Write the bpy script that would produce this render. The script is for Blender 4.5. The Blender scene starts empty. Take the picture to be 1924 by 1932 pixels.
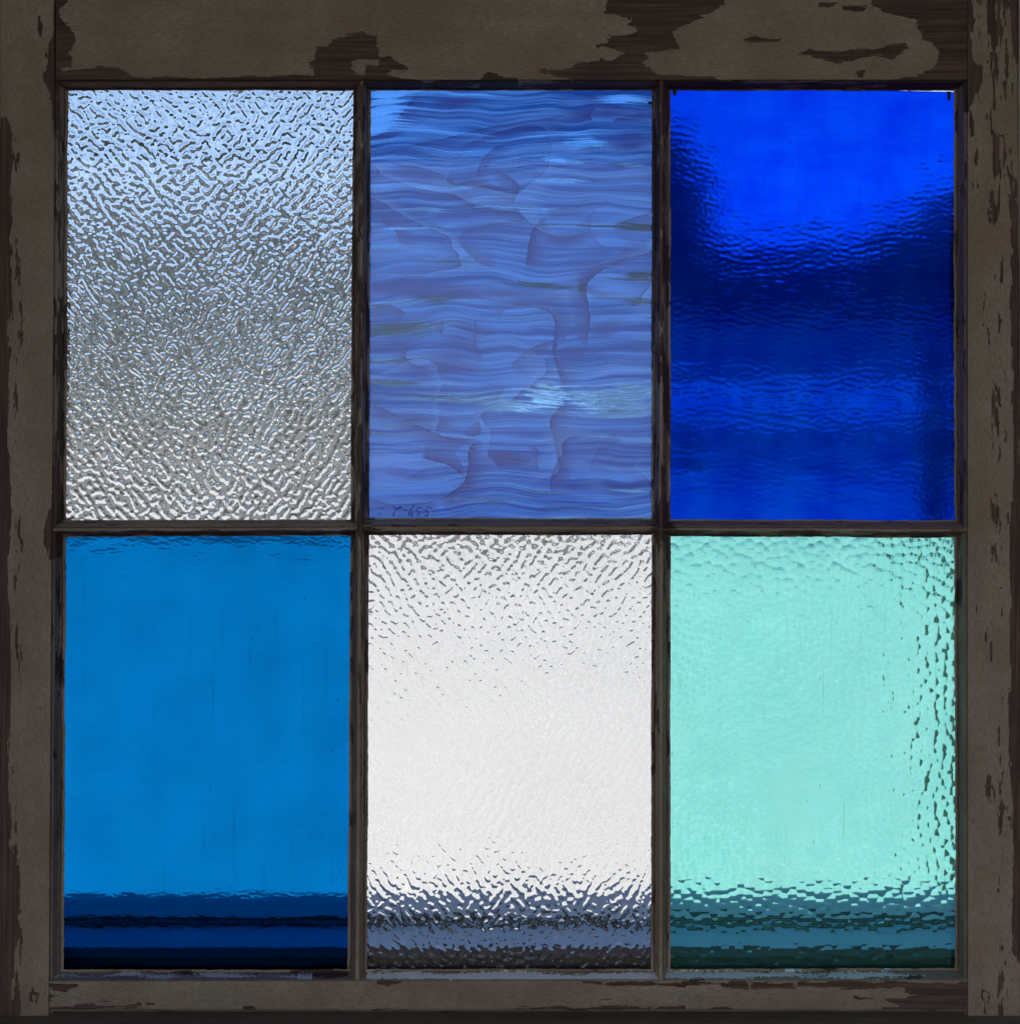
import bpy, bmesh, math, random
import numpy as np
from mathutils import Vector
random.seed(7)
RNG = np.random.default_rng(11)
C = bpy.context.scene.collection
S = bpy.context.scene
R = math.radians

# ------------------------------------------------------------ camera, sky, sun, exposure
PX = 0.78 / 1924.0            # metres per unit of measure on the plane of the sash front
Z0 = 1.45                     # eye height
cam = bpy.data.cameras.new('camera'); cam.sensor_fit = 'HORIZONTAL'; cam.sensor_width = 36
cam.lens = 36.0 * 1.0 / 0.78
cam.dof.use_dof = True; cam.dof.focus_distance = 1.008; cam.dof.aperture_fstop = 16.0
cam.clip_start = 0.01; cam.clip_end = 500
co = bpy.data.objects.new('camera', cam); co.location = (0, -1.0, Z0); co.rotation_euler = (R(90), 0, 0)
C.objects.link(co); S.camera = co

SUN_EL, SUN_AZ = 50.0, 222.0
w = bpy.data.worlds.new("World"); S.world = w; w.use_nodes = True
nt = w.node_tree
sky = nt.nodes.new('ShaderNodeTexSky'); sky.sky_type = 'NISHITA'; sky.sun_disc = False
sky.sun_elevation = R(SUN_EL); sky.sun_rotation = R(SUN_AZ); sky.air_density = 0.9; sky.dust_density = 2.6
nt.links.new(sky.outputs[0], nt.nodes['Background'].inputs[0]); nt.nodes['Background'].inputs[1].default_value = 0.15
sl = bpy.data.lights.new('sun', 'SUN'); sl.energy = 2.0; sl.angle = R(0.5); sl.color = (1.0, 0.95, 0.88)
so = bpy.data.objects.new('sun', sl); C.objects.link(so)
sd = Vector((math.sin(R(SUN_AZ)) * math.cos(R(SUN_EL)), math.cos(R(SUN_AZ)) * math.cos(R(SUN_EL)), math.sin(R(SUN_EL))))
so.rotation_euler = sd.to_track_quat('Z', 'Y').to_euler()
S.view_settings.view_transform = 'Standard'; S.view_settings.look = 'None'
S.view_settings.exposure = 1.0; S.view_settings.gamma = 1.0
S.cycles.max_bounces = 12; S.cycles.transmission_bounces = 12; S.cycles.transparent_max_bounces = 12
S.cycles.use_denoising = True

def P(px, py, d=0.0):
    """a place measured on the sash (1924 wide), d metres behind its front face -> world point"""
    k = (1.0 + d) * PX
    return ((px - 962) * k, d, Z0 + (966 - py) * k)
def PL(px, py, L):
    return ((px - 962) * PX * L, L - 1.0, Z0 + (966 - py) * PX * L)

# ------------------------------------------------------------ helpers
def mesh_obj(name, verts, faces, mat, parent=None, smooth=False, loc=None, mats=None, fmat=None):
    me = bpy.data.meshes.new(name)
    me.from_pydata([tuple(v) for v in verts], [], faces)
    for m in (mats or [mat]):
        me.materials.append(m)
    if fmat is not None:
        me.polygons.foreach_set('material_index', fmat)
    if smooth:
        me.polygons.foreach_set('use_smooth', [True] * len(me.polygons))
    me.update()
    o = bpy.data.objects.new(name, me); C.objects.link(o)
    if loc: o.location = loc
    if parent: o.parent = parent
    return o
def box(b, x0, x1, y0, y1, z0, z1):
    n = len(b[0])
    b[0].extend([(x0,y0,z0),(x1,y0,z0),(x1,y1,z0),(x0,y1,z0),(x0,y0,z1),(x1,y0,z1),(x1,y1,z1),(x0,y1,z1)])
    b[1].extend([(n,n+3,n+2,n+1),(n+4,n+5,n+6,n+7),(n,n+1,n+5,n+4),(n+1,n+2,n+6,n+5),(n+2,n+3,n+7,n+6),(n+3,n,n+4,n+7)])
def boxes(name, lst, mat, parent=None, bevel=0.0):
    b = ([], [])
    for a in lst: box(b, *a)
    o = mesh_obj(name, b[0], b[1], mat, parent)
    if bevel:
        m = o.modifiers.new('bevel', 'BEVEL'); m.width = bevel; m.segments = 2
    return o
def thing(o, label, cat, group=None):
    o['label'] = label; o['category'] = cat
    if group: o['group'] = group
    return o
def empty(name, loc):
    o = bpy.data.objects.new(name, None); o.location = loc; o.empty_display_size = .05; C.objects.link(o); return o
def structure(o, label=None):
    o['kind'] = 'structure'
    if label: o['label'] = label
    return o

class N:
    """tiny node-graph builder"""
    def __init__(s, name):
        s.m = bpy.data.materials.new(name); s.m.use_nodes = True; s.t = s.m.node_tree; s.t.nodes.clear()
        s.out = s.t.nodes.new('ShaderNodeOutputMaterial')
    def n(s, ty, ins=None, **kw):
        d = s.t.nodes.new(ty)
        for k, v in kw.items(): setattr(d, k, v)
        for k, v in (ins or {}).items():
            if isinstance(v, bpy.types.NodeSocket): s.t.links.new(v, d.inputs[k])
            else: d.inputs[k].default_value = v
        return d
    def math(s, op, a, b=0.0, c=0.0, clamp=False):
        return s.n('ShaderNodeMath', {0: a, 1: b, 2: c}, operation=op, use_clamp=clamp).outputs[0]
    def ramp(s, v, a, b, lo=0.0, hi=1.0, smooth=True):
        return s.n('ShaderNodeMapRange', {'Value': v, 'From Min': a, 'From Max': b, 'To Min': lo, 'To Max': hi},
                   interpolation_type='SMOOTHSTEP' if smooth else 'LINEAR').outputs[0]
    def mix(s, f, a, b):
        d = s.n('ShaderNodeMix', data_type='RGBA')
        for i, v in ((0, f), (6, a), (7, b)):
            if isinstance(v, bpy.types.NodeSocket): s.t.links.new(v, d.inputs[i])
            else: d.inputs[i].default_value = (v if i == 0 else (*v, 1) if len(v) == 3 else v)
        return d.outputs[2]
    def obj(s, scale=(1,1,1), loc=(0,0,0), rot=(0,0,0)):
        tc = s.n('ShaderNodeTexCoord')
        return s.n('ShaderNodeMapping', {'Vector': tc.outputs['Object'], 'Scale': scale, 'Location': loc, 'Rotation': rot}).outputs[0]
    def noise(s, v, scale, detail=3, rough=.55, dist=0.0):
        return s.n('ShaderNodeTexNoise', {'Vector': v, 'Scale': scale, 'Detail': detail, 'Roughness': rough, 'Distortion': dist})
    def surf(s, sh): s.t.links.new(sh, s.out.inputs['Surface']); return s.m

# ------------------------------------------------------------ materials: outside and the added shed
def matte(name, col, var=.15, scale=6, rough=.8, bump=.0, bscale=60, spec=.3, stretch=(1,1,1)):
    g = N(name); v = g.obj(stretch)
    f = g.noise(v, scale, 5).outputs[0]; f2 = g.noise(v, scale * 9, 3).outputs[0]
    f = g.math('MULTIPLY_ADD', f2, .4, g.math('MULTIPLY', f, .6))
    a = tuple(max(0, c * (1 - var)) for c in col); b = tuple(min(1, c * (1 + var)) for c in col)
    c = g.mix(g.ramp(f, .3, .7), a, b)
    ins = {'Base Color': c, 'Roughness': rough, 'Specular IOR Level': spec}
    if bump:
        ins['Normal'] = g.n('ShaderNodeBump', {'Height': g.noise(v, bscale, 4).outputs[0], 'Strength': .6, 'Distance': bump}).outputs[0]
    return g.surf(g.n('ShaderNodeBsdfPrincipled', ins).outputs[0])
M = {}
M['stucco'] = matte('white_painted_wall', (.51, .525, .53), .18, 5.0, .9, .004, 40)
M['concrete'] = matte('pale_concrete', (.42, .41, .39), .15, 1.2, .9)
M['facade'] = matte('grey_facade_paint', (.29, .325, .36), .06, .6, .8)
M['fence'] = matte('weathered_grey_boards', (.115, .12, .13), .15, 1, .8)
M['fascia'] = matte('pale_trim_paint', (.36, .39, .42), .05, 1, .6)
M['roof'] = matte('grey_roof_shingle', (.052, .056, .064), .25, 3, .9)
M['trim'] = matte('white_trim', (.75, .75, .74), .04, 2, .5)
M['door'] = matte('dark_green_door_paint', (.03, .05, .045), .1, 2, .5)
M['bark'] = matte('tree_bark', (.06, .045, .035), .3, 4, .9)
M['post'] = matte('dark_stained_post', (.035, .03, .028), .3, 6, .8)
M['shed_wall'] = matte('shed_wall_boards', (.30, .27, .24), .12, 2, .8)
M['shed_floor'] = matte('shed_floor_boards', (.12, .09, .068), .2, 2, .8)
M['sill_a'] = matte('blue_grey_sill_paint', (.24, .37, .53), .05, 9, .5)
M['sill_b'] = matte('slate_grey_sill_paint', (.16, .235, .34), .06, 9, .5)
M['gap_shade'] = matte('black_gap_shade', (.010, .012, .019), .2, 30, .7)  # black stands in for the shade in the sill gap and grooves
M['stool'] = matte('dark_worn_sill_wood', (.22, .18, .15), .3, 12, .7, .0006, 90, stretch=(.3, 2, 1))
M['metal'] = matte('blackened_iron', (.02, .018, .017), .2, 200, .6)
M['dark_ground'] = matte('dark_ground_behind', (.07, .085, .05), .3, .6, .95)
def leafmat(ca=(.016, .028, .016), cb=(.038, .055, .034)):
    g = N('leaf_green'); v = g.obj()
    f = g.noise(v, .9, 3).outputs[0]
    c = g.mix(g.ramp(f, .35, .65), ca, cb)
    a = g.n('ShaderNodeBsdfDiffuse', {'Color': c}).outputs[0]
    b = g.n('ShaderNodeBsdfTranslucent', {'Color': c}).outputs[0]
    return g.surf(g.n('ShaderNodeMixShader', {0: .3, 1: a, 2: b}).outputs[0])
M['leaf'] = leafmat()
def winglass():
    g = N('house_window_glass')
    return g.surf(g.n('ShaderNodeBsdfPrincipled', {'Base Color': (.02, .025, .03, 1), 'Roughness': .03, 'IOR': 2.2}).outputs[0])
M['winglass'] = winglass()

# ------------------------------------------------------------ sash paint: worn cream over brown wood
def paintmat(name, along, wood=(.132, .080, .063), paint=(.425, .326, .248)):
    """'wear' on the mesh: where the film has gone (>0), and the shade under level bars ; 'chalk': bare white primer"""
    g = N(name)
    st = (1, 1, .22) if along == 'z' else (.22, 1, 1)
    v = g.obj(st); vi = g.obj()
    wear_shade = g.n('ShaderNodeAttribute', attribute_name='wear_shade').outputs['Fac']
    chalk = g.n('ShaderNodeAttribute', attribute_name='chalk').outputs['Fac']
    # crackle cells: the film lets go along square-ish cracks
    blk = g.n('ShaderNodeTexVoronoi', {'Vector': v, 'Scale': 330.0, 'Randomness': .9}, distance='CHEBYCHEV', feature='F1')
    cell = g.n('ShaderNodeSeparateColor', {0: blk.outputs['Color']}).outputs[0]
    n1 = g.noise(v, 120, 5, .62).outputs[0]; n2 = g.noise(v, 420, 3, .6).outputs[0]
    e = g.math('MULTIPLY_ADD', g.math('SUBTRACT', n1, .5), 15.0, wear_shade)
    e = g.math('MULTIPLY_ADD', g.math('SUBTRACT', n2, .5), 8.5, e)
    e = g.math('MULTIPLY_ADD', g.math('SUBTRACT', cell, .5), 6.0, e)
    bare = g.ramp(e, -.35, .35)
    # small nicks along the grain
    nick = g.n('ShaderNodeTexVoronoi', {'Vector': g.obj((1, 1, .16) if along == 'z' else (.16, 1, 1), (3, 1, 2)), 'Scale': 85.0}, feature='F1')
    nd = g.math('MULTIPLY_ADD', g.math('SUBTRACT', g.noise(v, 300, 3).outputs[0], .5), .16, nick.outputs['Distance'])
    nsel = g.math('GREATER_THAN', g.n('ShaderNodeSeparateColor', {0: nick.outputs['Color']}).outputs[1], .74)
    bare2 = g.math('MULTIPLY', g.ramp(nd, .085, .06), nsel)
    bare = g.math('MAXIMUM', bare, bare2)
    # colours
    big = g.noise(vi, 11, 6, .62).outputs[0]; fine = g.noise(v, 900, 3, .7).outputs[0]; mid = g.noise(v, 55, 5, .6).outputs[0]
    pc = g.mix(g.ramp(big, .35, .65), (paint[0] * .84, paint[1] * .78, paint[2] * .74), (paint[0] * 1.12, paint[1] * 1.17, paint[2] * 1.2))
    pc = g.mix(g.ramp(mid, .3, .75, 0, .45), pc, tuple(c * .62 for c in paint))
    pc = g.mix(g.ramp(fine, .42, .62, 0, .48), pc, tuple(c * .45 for c in paint))
    # dirt lines in the hairline craquelure
    cr = g.n('ShaderNodeTexVoronoi', {'Vector': v, 'Scale': 420.0}, distance='CHEBYCHEV', feature='DISTANCE_TO_EDGE').outputs['Distance'] \
        if False else g.n('ShaderNodeTexVoronoi', {'Vector': v, 'Scale': 420.0}, feature='DISTANCE_TO_EDGE').outputs['Distance']
    crm = g.math('MULTIPLY', g.ramp(cr, .05, .0), g.ramp(big, .45, .7, 0, .5))
    pc = g.mix(crm, pc, tuple(c * .4 for c in paint))
    gr = g.noise(g.obj((1, 1, .03) if along == 'z' else (.03, 1, 1)), 420, 4, .7).outputs[0]
    wc = g.mix(g.ramp(gr, .3, .7), tuple(c * .55 for c in wood), tuple(c * 1.5 for c in wood))
    wc = g.mix(g.ramp(big, .4, .7, 0, .5), wc, (wood[0] * .55, wood[1] * .6, wood[2] * .75))
    # pale primer flakes
    ce = g.math('MULTIPLY_ADD', g.math('SUBTRACT', n1, .5), 14.0, chalk)
    ce = g.math('MULTIPLY_ADD', g.math('SUBTRACT', g.noise(vi, 300, 5, .75).outputs[0], .5), 22.0, ce)
    cm = g.ramp(ce, -.3, .3)
    pc = g.mix(cm, pc, (.92, .92, .93))
    bare = g.math('MULTIPLY', bare, g.math('SUBTRACT', 1.0, cm))
    col = g.mix(bare, pc, wc)
    h = g.math('SUBTRACT', 1.0, bare)
    h = g.math('MULTIPLY_ADD', fine, .10, h)
    h = g.math('MULTIPLY_ADD', gr, .30, h)
    h = g.math('MULTIPLY_ADD', mid, .5, h)
    h = g.math('ADD', h, g.math('MULTIPLY', cm, .6))
    bp = g.n('ShaderNodeBump', {'Height': h, 'Strength': .8, 'Distance': .0006}).outputs[0]
    rough = g.math('MULTIPLY_ADD', bare, .15, .62)
    return g.surf(g.n('ShaderNodeBsdfPrincipled', {'Base Color': col, 'Roughness': rough, 'Normal': bp, 'Specular IOR Level': .25}).outputs[0])
M['paint_v'] = paintmat('worn_paint_upright_grain', 'z')
M['paint_h'] = paintmat('worn_paint_level_grain', 'x')

# ------------------------------------------------------------ where the paint is gone, measured on the sash
def poly_sdf(X, Y, pts):
    """signed distance, positive inside"""
    pts = np.asarray(pts, float); n = len(pts)
    d = np.full(X.shape, 1e9); ins = np.zeros(X.shape, bool)
    for i in range(n):
        ax, ay = pts[i]; bx, by = pts[(i + 1) % n]
        ex, ey = bx - ax, by - ay; L = ex * ex + ey * ey + 1e-9
        t = np.clip(((X - ax) * ex + (Y - ay) * ey) / L, 0, 1)
        d = np.minimum(d, (X - ax - t * ex) ** 2 + (Y - ay - t * ey) ** 2)
        if by != ay:
            c = ((ay > Y) != (by > Y)) & (X < (bx - ax) * (Y - ay) / (by - ay) + ax)
            ins ^= c
    d = np.sqrt(d)
    return np.where(ins, d, -d)
def line_sdf(X, Y, pts, wd):
    d = np.full(X.shape, 1e9)
    for (ax, ay), (bx, by) in zip(pts[:-1], pts[1:]):
        ex, ey = bx - ax, by - ay; L = ex * ex + ey * ey + 1e-9
        t = np.clip(((X - ax) * ex + (Y - ay) * ey) / L, 0, 1)
        d = np.minimum(d, np.hypot(X - ax - t * ex, Y - ay - t * ey))
    return wd - d
def T(pts, ox, oy, k): return [(ox + x * k, oy + y * k) for x, y in pts]
ZA = lambda p: T(p, 0, 0, .4994)
ZB = lambda p: T(p, 961, 0, .5006)
ZC = lambda p: T(p, 0, 866, .1228)
ZD = lambda p: T(p, 0, 1653.75, .4093)
ZE = lambda p: T(p, 630, 1653.75, .3438)
ZF = lambda p: T(p, 1212.8, 1653.75, .3696)
TOP = [ZA([(205,-60),(250,-60),(252,0),(225,40),(235,75),(270,100),(280,135),(275,170),(255,200),(270,235),(262,262),(300,262),(380,252),(450,258),(480,275),(530,290),(640,285),(760,292),(900,290),(1100,283),(1200,285),(1350,298),(1350,345),(200,345)]),
       ZA([(1195,180),(1240,170),(1270,145),(1330,130),(1370,118),(1380,128),(1420,135),(1425,190),(1435,215),(1470,212),(1510,240),(1540,258),(1535,270),(1490,265),(1440,278),(1500,292),(1600,300),(1600,345),(1150,345),(1185,290),(1185,255),(1165,245),(1190,215)]),
       ZA([(1820,290),(1850,278),(1890,290),(1960,296),(1960,345),(1800,345)]),
       ZB([(370,-30),(860,-30),(810,15),(780,35),(740,55),(690,75),(640,95),(610,120),(630,150),(635,175),(560,190),(500,195),(530,215),(490,235),(520,255),(570,280),(650,285),(730,292),(840,300),(900,345),(240,345),(240,300),(120,268),(130,262),(230,258),(250,235),(330,225),(345,215),(380,225),(430,205),(405,190),(330,172),(370,155),(340,142),(400,130),(460,128),(495,110),(450,90),(460,70),(400,60),(360,45)]),
       ZB([(1370,-20),(1760,-20),(1760,345),(1300,345),(1480,300),(1540,280),(1590,255),(1615,225),(1620,185),(1590,165),(1550,150),(1550,110),(1530,75),(1470,60),(1430,45),(1360,25)]),
       ZB([(895,145),(940,138),(970,150),(1020,148),(1000,158),(950,162),(900,162)]),
       ZB([(1085,205),(1130,185),(1200,198),(1280,185),(1390,180),(1420,168),(1500,160),(1500,185),(1440,220),(1380,205),(1330,215),(1280,232),(1230,235),(1170,215)]),
       ZB([(1070,238),(1130,236),(1110,245),(1075,246)]), ZB([(1310,270),(1335,268),(1330,288),(1312,286)]),
       ZB([(1170,10),(1230,12),(1200,24),(1165,22)]), ZB([(1255,22),(1360,18),(1330,36),(1270,34)])]
TOP_ISL = [ZA([(1325,235),(1350,222),(1430,225),(1432,250),(1385,250),(1378,278),(1345,278),(1325,258)]), ZB([(595,58),(630,52),(620,66),(600,68)]),
           ZA([(230,258),(262,255),(258,268),(232,270)])]
LEFT = [ZA([(202,-60),(222,-60),(222,560),(205,520),(190,400),(185,350),(165,310),(160,280),(185,230),(170,210),(190,150),(200,100)]),
        ZA([(145,60),(160,95),(155,140),(142,110)]), ZA([(0,440),(30,445),(40,500),(42,900),(0,900)]),
        ZC([(835,100),(820,480),(770,700),(730,900),(690,1100),(700,1280),(745,1400),(760,1560),(900,1530),(960,1500),(1000,900),(930,100)]),
        ]
LEFT_LINE = [(T([(90,1150),(205,1165),(180,1285),(130,1280),(80,1255),(90,1150)], 47.2, 1732.5, .1228), 2.0),
             (T([(195,1165),(160,1350)], 47.2, 1732.5, .1228), 1.8), (T([(150,1400),(155,1460)], 47.2, 1732.5, .1228), 1.4), (T([(110,1080),(115,1110)], 47.2, 1732.5, .1228), 1.6)]
RIGHT = [ZB([(1700,-20),(1750,-20),(1752,60),(1740,120),(1745,180),(1748,230),(1782,250),(1780,310),(1750,360),(1725,420),(1712,420)]),
         ZB([(1800,-20),(1835,-20),(1840,100),(1850,170),(1825,190),(1805,120)]),
         ZB([(1880,-20),(1935,-20),(1935,260),(1900,230),(1890,120)]),
         T([(1525,330),(1545,420),(1550,700),(1548,1000),(1560,1500),(1555,1960),(1590,1960),(1585,1000),(1580,560),(1560,400)], 1212.8, 157.5, .4484),
         T([(1350,0),(1400,0),(1405,1640),(1385,1700),(1362,1660),(1368,1300),(1352,900),(1358,400)], 1212.8, 945, .5108)]
RIGHT_LINE = [(T([(1175,1320),(1300,1375),(1290,1490),(1240,1560)], 1732.5, 1732.5, .1031), 1.7),
              (T([(1180,1320),(1150,1450),(1220,1530),(1220,1750)], 1732.5, 1732.5, .1031), 2.0)]
BOT = [ZD([(205,495),(320,492),(370,500),(340,515),(300,528),(225,518),(205,520)]), ZD([(205,600),(330,600),(380,590),(430,588),(470,605),(400,622),(430,650),(205,660)]),
       ZD([(205,540),(270,545),(285,560),(250,566),(285,575),(205,582)]),
       ZD([(470,580),(520,579),(520,585),(470,586)]), ZD([(460,596),(560,598),(640,592),(645,598),(560,603),(470,602)]), ZD([(680,588),(755,588),(750,593),(685,593)]),
       ZD([(755,602),(790,604),(770,608)]), ZD([(1130,602),(1170,600),(1180,635),(1120,640)]), ZD([(540,640),(1000,632),(1600,634),(1900,618),(1900,690),(430,700)]),
       ZE([(240,580),(320,570),(400,574),(470,578),(300,598),(240,598)]), ZE([(0,747),(300,740),(430,742),(470,745),(620,738),(900,740),(1000,728),(1200,722),(1560,718),(1700,722),(1930,712),(1930,820),(0,820)]),
       ZE([(1270,690),(1320,685),(1330,700),(1280,704)]), ZE([(1460,675),(1530,672),(1530,678),(1465,680)]),
       ZE([(1330,580),(1930,588),(1930,610),(1800,598),(1500,592)]),
       ZF([(0,540),(520,543),(530,568),(440,566),(380,560),(120,550),(0,552)]), ZF([(560,540),(1680,540),(1680,720),(1240,705),(1200,690),(1190,668),(1300,665),(1250,640),(1200,622),(1320,622),(1450,600),(1340,592),(1300,578),(1000,570),(800,568),(700,572),(560,566)]),
       ZF([(1080,618),(1180,620),(1175,628),(1085,626)]), ZF([(0,690),(280,680),(450,672),(520,690),(900,685),(1200,695),(1240,730),(0,730)])]
BOT_ISL = [ZF([(770,538),(790,540),(785,552),(772,550)]), ZF([(925,560),(955,558),(950,572),(928,572)]), ZF([(1190,568),(1320,566),(1310,574),(1200,575)]), ZD([(235,560),(290,556),(300,572),(240,574)])]

def snoise(X, Y, sx, sy, seed):
    """smooth 2-D value noise, -1..1"""
    r = np.random.default_rng(seed)
    g = r.uniform(-1, 1, (256, 256))
    u = X / sx + 1000.; v = Y / sy + 1000.
    i = np.floor(u).astype(int); j = np.floor(v).astype(int); fu = u - i; fv = v - j
    fu = fu * fu * (3 - 2 * fu); fv = fv * fv * (3 - 2 * fv)
    G = lambda a, b: g[a % 256, b % 256]
    return (G(i, j) * (1 - fu) + G(i + 1, j) * fu) * (1 - fv) + (G(i, j + 1) * (1 - fu) + G(i + 1, j + 1) * fu) * fv
def wear_shade_of(kind, X, Y, D):
    W = np.full(X.shape, -14.0); CH = np.full(X.shape, -30.0)
    def add(ps, sgn=1):
        nonlocal W
        for p in ps:
            s = np.clip(poly_sdf(X, Y, p), -14, 14)
            W = np.maximum(W, s) if sgn > 0 else np.minimum(W, -s)
    if kind == 'top': add(TOP); add(TOP_ISL, -1)
    if kind == 'left':
        add(LEFT)
        for l, q in LEFT_LINE: W = np.maximum(W, np.clip(line_sdf(X, Y, l, q) * 2.7, -14, 5))
        W = np.maximum(W, np.clip(19 - X + 9 * snoise(X, Y, 14, 120, 3), -14, 9) - 16 * np.clip((300 - Y) / 90, 0, 1))
        W = np.maximum(W, np.where(Y > 240, 2 - np.abs(X - 30) * .35 + 3.5 * snoise(X, Y, 10, 90, 9) - 2, -14))
    if kind == 'right':
        add(RIGHT)
        for l, q in RIGHT_LINE: W = np.maximum(W, np.clip(line_sdf(X, Y, l, q) * 2.7, -14, 5))
        W = np.maximum(W, np.clip(3.6 * snoise(X, Y, 6, 70, 5) - 3.0 - np.abs(X - 1885) * .09, -14, 6))
        W = np.maximum(W, np.clip(4.2 * snoise(X, Y, 5, 60, 15) - 1.8 - np.clip(Y - 420, 0, 400) * .02 - np.abs(X - 1880) * .05, -14, 6))
    if kind == 'bottom': add(BOT); add(BOT_ISL, -1)
    if kind in ('left', 'right', 'top'):
        mould = D > (.001 if kind == 'top' else .0006)                       # the mouldings: worn far more than the faces
        worn = -2.4 + 6.5 * snoise(X, Y, 60 if kind == 'top' else 7, 5 if kind == 'top' else 75, 21) - (2.5 if kind == 'right' else 0) - np.clip(Y - 1250, 0, 300) * .02
        if kind == 'top': worn = worn - 3.5 * (X < 700) + 2
        W = np.where(mould, np.maximum(worn, np.where(W > 0, W, -14)), W)
    if kind == 'vbar': W = -3.6 + 5.5 * snoise(X, Y, 6, 70, 33) - np.clip(Y - 1300, -900, 350) * .006 + 6 * np.clip(1 - np.abs(Y - 995) / 60, 0, 1)
    if kind == 'hbar':
        W = -5 + 5 * snoise(X, Y, 45, 5, 41) + np.where(Y > 1001, 6.5, 0) + 8 * np.clip(1 - np.minimum(np.abs(X - 684), np.abs(X - 1246)) / 45, 0, 1)  # lower half set bare: shade of the underside put into the colour
    if kind == 'bottom':
        led = D > .0012
        W = np.where(led, -4.5 + 5 * snoise(X, Y, 40, 7, 51) + 6 * np.clip(1.4 - np.abs(X - 612) / 40, 0, 1) * (Y < 1846), W)
        c = 5.5 - np.abs(Y - (1843 - 3 * (X > 1250))) * .75 + 4 * snoise(X, Y, 60, 5, 52)
        c = c - np.where((X < 690) & (X > 590), 8, 0) - np.clip((X - 1650) * .04, 0, 6) + np.where(X < 560, -3.5 + 3 * snoise(X, Y, 50, 9, 60), 0)
        c = c + np.where(X > 1250, -2.2, 0)
        CH = np.where(led, c, -30)
    return W, CH

def member(name, kind, axis, stations, a, b, mat, parent, step=2.6, label=None, rag=0.0, seed=1):
    """a bar of the sash. stations: (pos at end a, pos at end b, depth, widthstep) round the section; axis 'y' = upright
    a, b: the ends (measured along the bar)"""
    st = []                                      # refine wide gaps between front stations
    for i, s in enumerate(stations):
        st.append(s[:3])
        if i + 1 < len(stations):
            t = stations[i + 1]; wdt = abs(t[0] - s[0])
            if s[2] < .012 and t[2] < .012:
                k = max(1, int(round(wdt / 2.6)))
                for j in range(1, k): st.append(tuple(s[q] + (t[q] - s[q]) * j / k for q in range(3)))
    n = int(abs(b - a) / step) + 1
    tt = np.linspace(0, 1, n)
    st = np.array(st); k = len(st)
    U = st[None, :, 0] * (1 - tt[:, None]) + st[None, :, 1] * tt[:, None]
    D = np.repeat(st[None, :, 2], n, 0)
    V = np.repeat((a + (b - a) * tt)[:, None], k, 1)
    X, Y = (U, V) if axis == 'y' else (V, U)
    if rag:                                       # chipped arrises and hand-planed waviness
        rr = snoise(V, V * 0 + seed * 17, 11, 1, seed) * .6 + snoise(V, V * 0 + seed * 31, 3.2, 1, seed + 5) * .5 + snoise(V, V * 0 + 5, 70, 1, seed + 9) * .8
        lip = ((D > .009) & (D < .0145)).astype(float)
        off = rr * rag * lip
        X, Y = (X + off, Y) if axis == 'y' else (X, Y + off)
        D = D + np.where(D < .012, .00012 * snoise(X, Y, 50, 50, seed + 3), 0)
    W, CH = wear_shade_of(kind, X, Y, D)
    D = np.interp(D, [0, .0105, .0132, .0255], [0, .0165, .0190, .0310])
    kk = (1.0 + D) * PX
    wx = (X - 962) * kk; wy = D; wz = Z0 + (966 - Y) * kk
    base = parent.location
    v = np.stack([wx - base[0], wy - base[1], wz - base[2]], -1).reshape(-1, 3)
    faces = []
    for i in range(n - 1):
        r0, r1 = i * k, (i + 1) * k
        for j in range(k):
            j2 = (j + 1) % k
            faces.append((r0 + j, r0 + j2, r1 + j2, r1 + j))
    faces.append(tuple(range(k - 1, -1, -1))); faces.append(tuple((n - 1) * k + j for j in range(k)))
    o = mesh_obj(name, v.tolist(), faces, mat, parent)
    bm = bmesh.new(); bm.from_mesh(o.data); bmesh.ops.recalc_face_normals(bm, faces=bm.faces); bm.to_mesh(o.data); bm.free()
    for nm, A in (('wear_shade', W), ('chalk', CH)):
        at = o.data.attributes.new(nm, 'FLOAT', 'POINT'); at.data.foreach_set('value', A.reshape(-1).astype(np.float32))
    if label: o['label'] = label
    return o

# ------------------------------------------------------------ the setting outside
ground = structure(mesh_obj('ground', [(-150,.25,0),(150,.25,0),(150,220,0),(-150,220,0)], [(0,1,2,3)], M['concrete']))
structure(mesh_obj('added_ground', [(-150,-60,-.02),(150,-60,-.02),(150,.25,-.02),(-150,.25,-.02)], [(0,1,2,3)], M['dark_ground']))  # unseen dark ground behind the viewer, added so the panes reflect less
# low garden wall with coping
gw = empty('garden_wall', (-1, 3.6, 0))
thing(gw, 'bright white rendered garden wall in sunlight seen through the lower panes', 'wall')
zt = Z0 - .0225 * 4.6
g1 = boxes('wall_face', [(-3.2, 2.63, 0, .2, 0, zt - .06)], M['stucco'], gw)
g2 = boxes('coping', [(-3.21, 2.64, -.004, .21, zt - .06, zt)], M['stucco'], gw, .006)
# clipped hedge carrying on to the right of the wall
hg = empty('hedge', (2.35, 3.75, 0)); thing(hg, 'pale clipped hedge beyond the right end of the white garden wall', 'hedge')
# gate post
gp = empty('gate_post', (1.62, 3.98, 0)); thing(gp, 'dark upright gate post just behind the right end of the white garden wall', 'post')
boxes('post_shaft', [(-.045, .045, -.05, .05, 0, 2.05)], M['post'], gp, .008)
boxes('post_cap', [(-.065, .065, -.065, .065, 2.05, 2.08)], M['post'], gp, .006)

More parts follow.
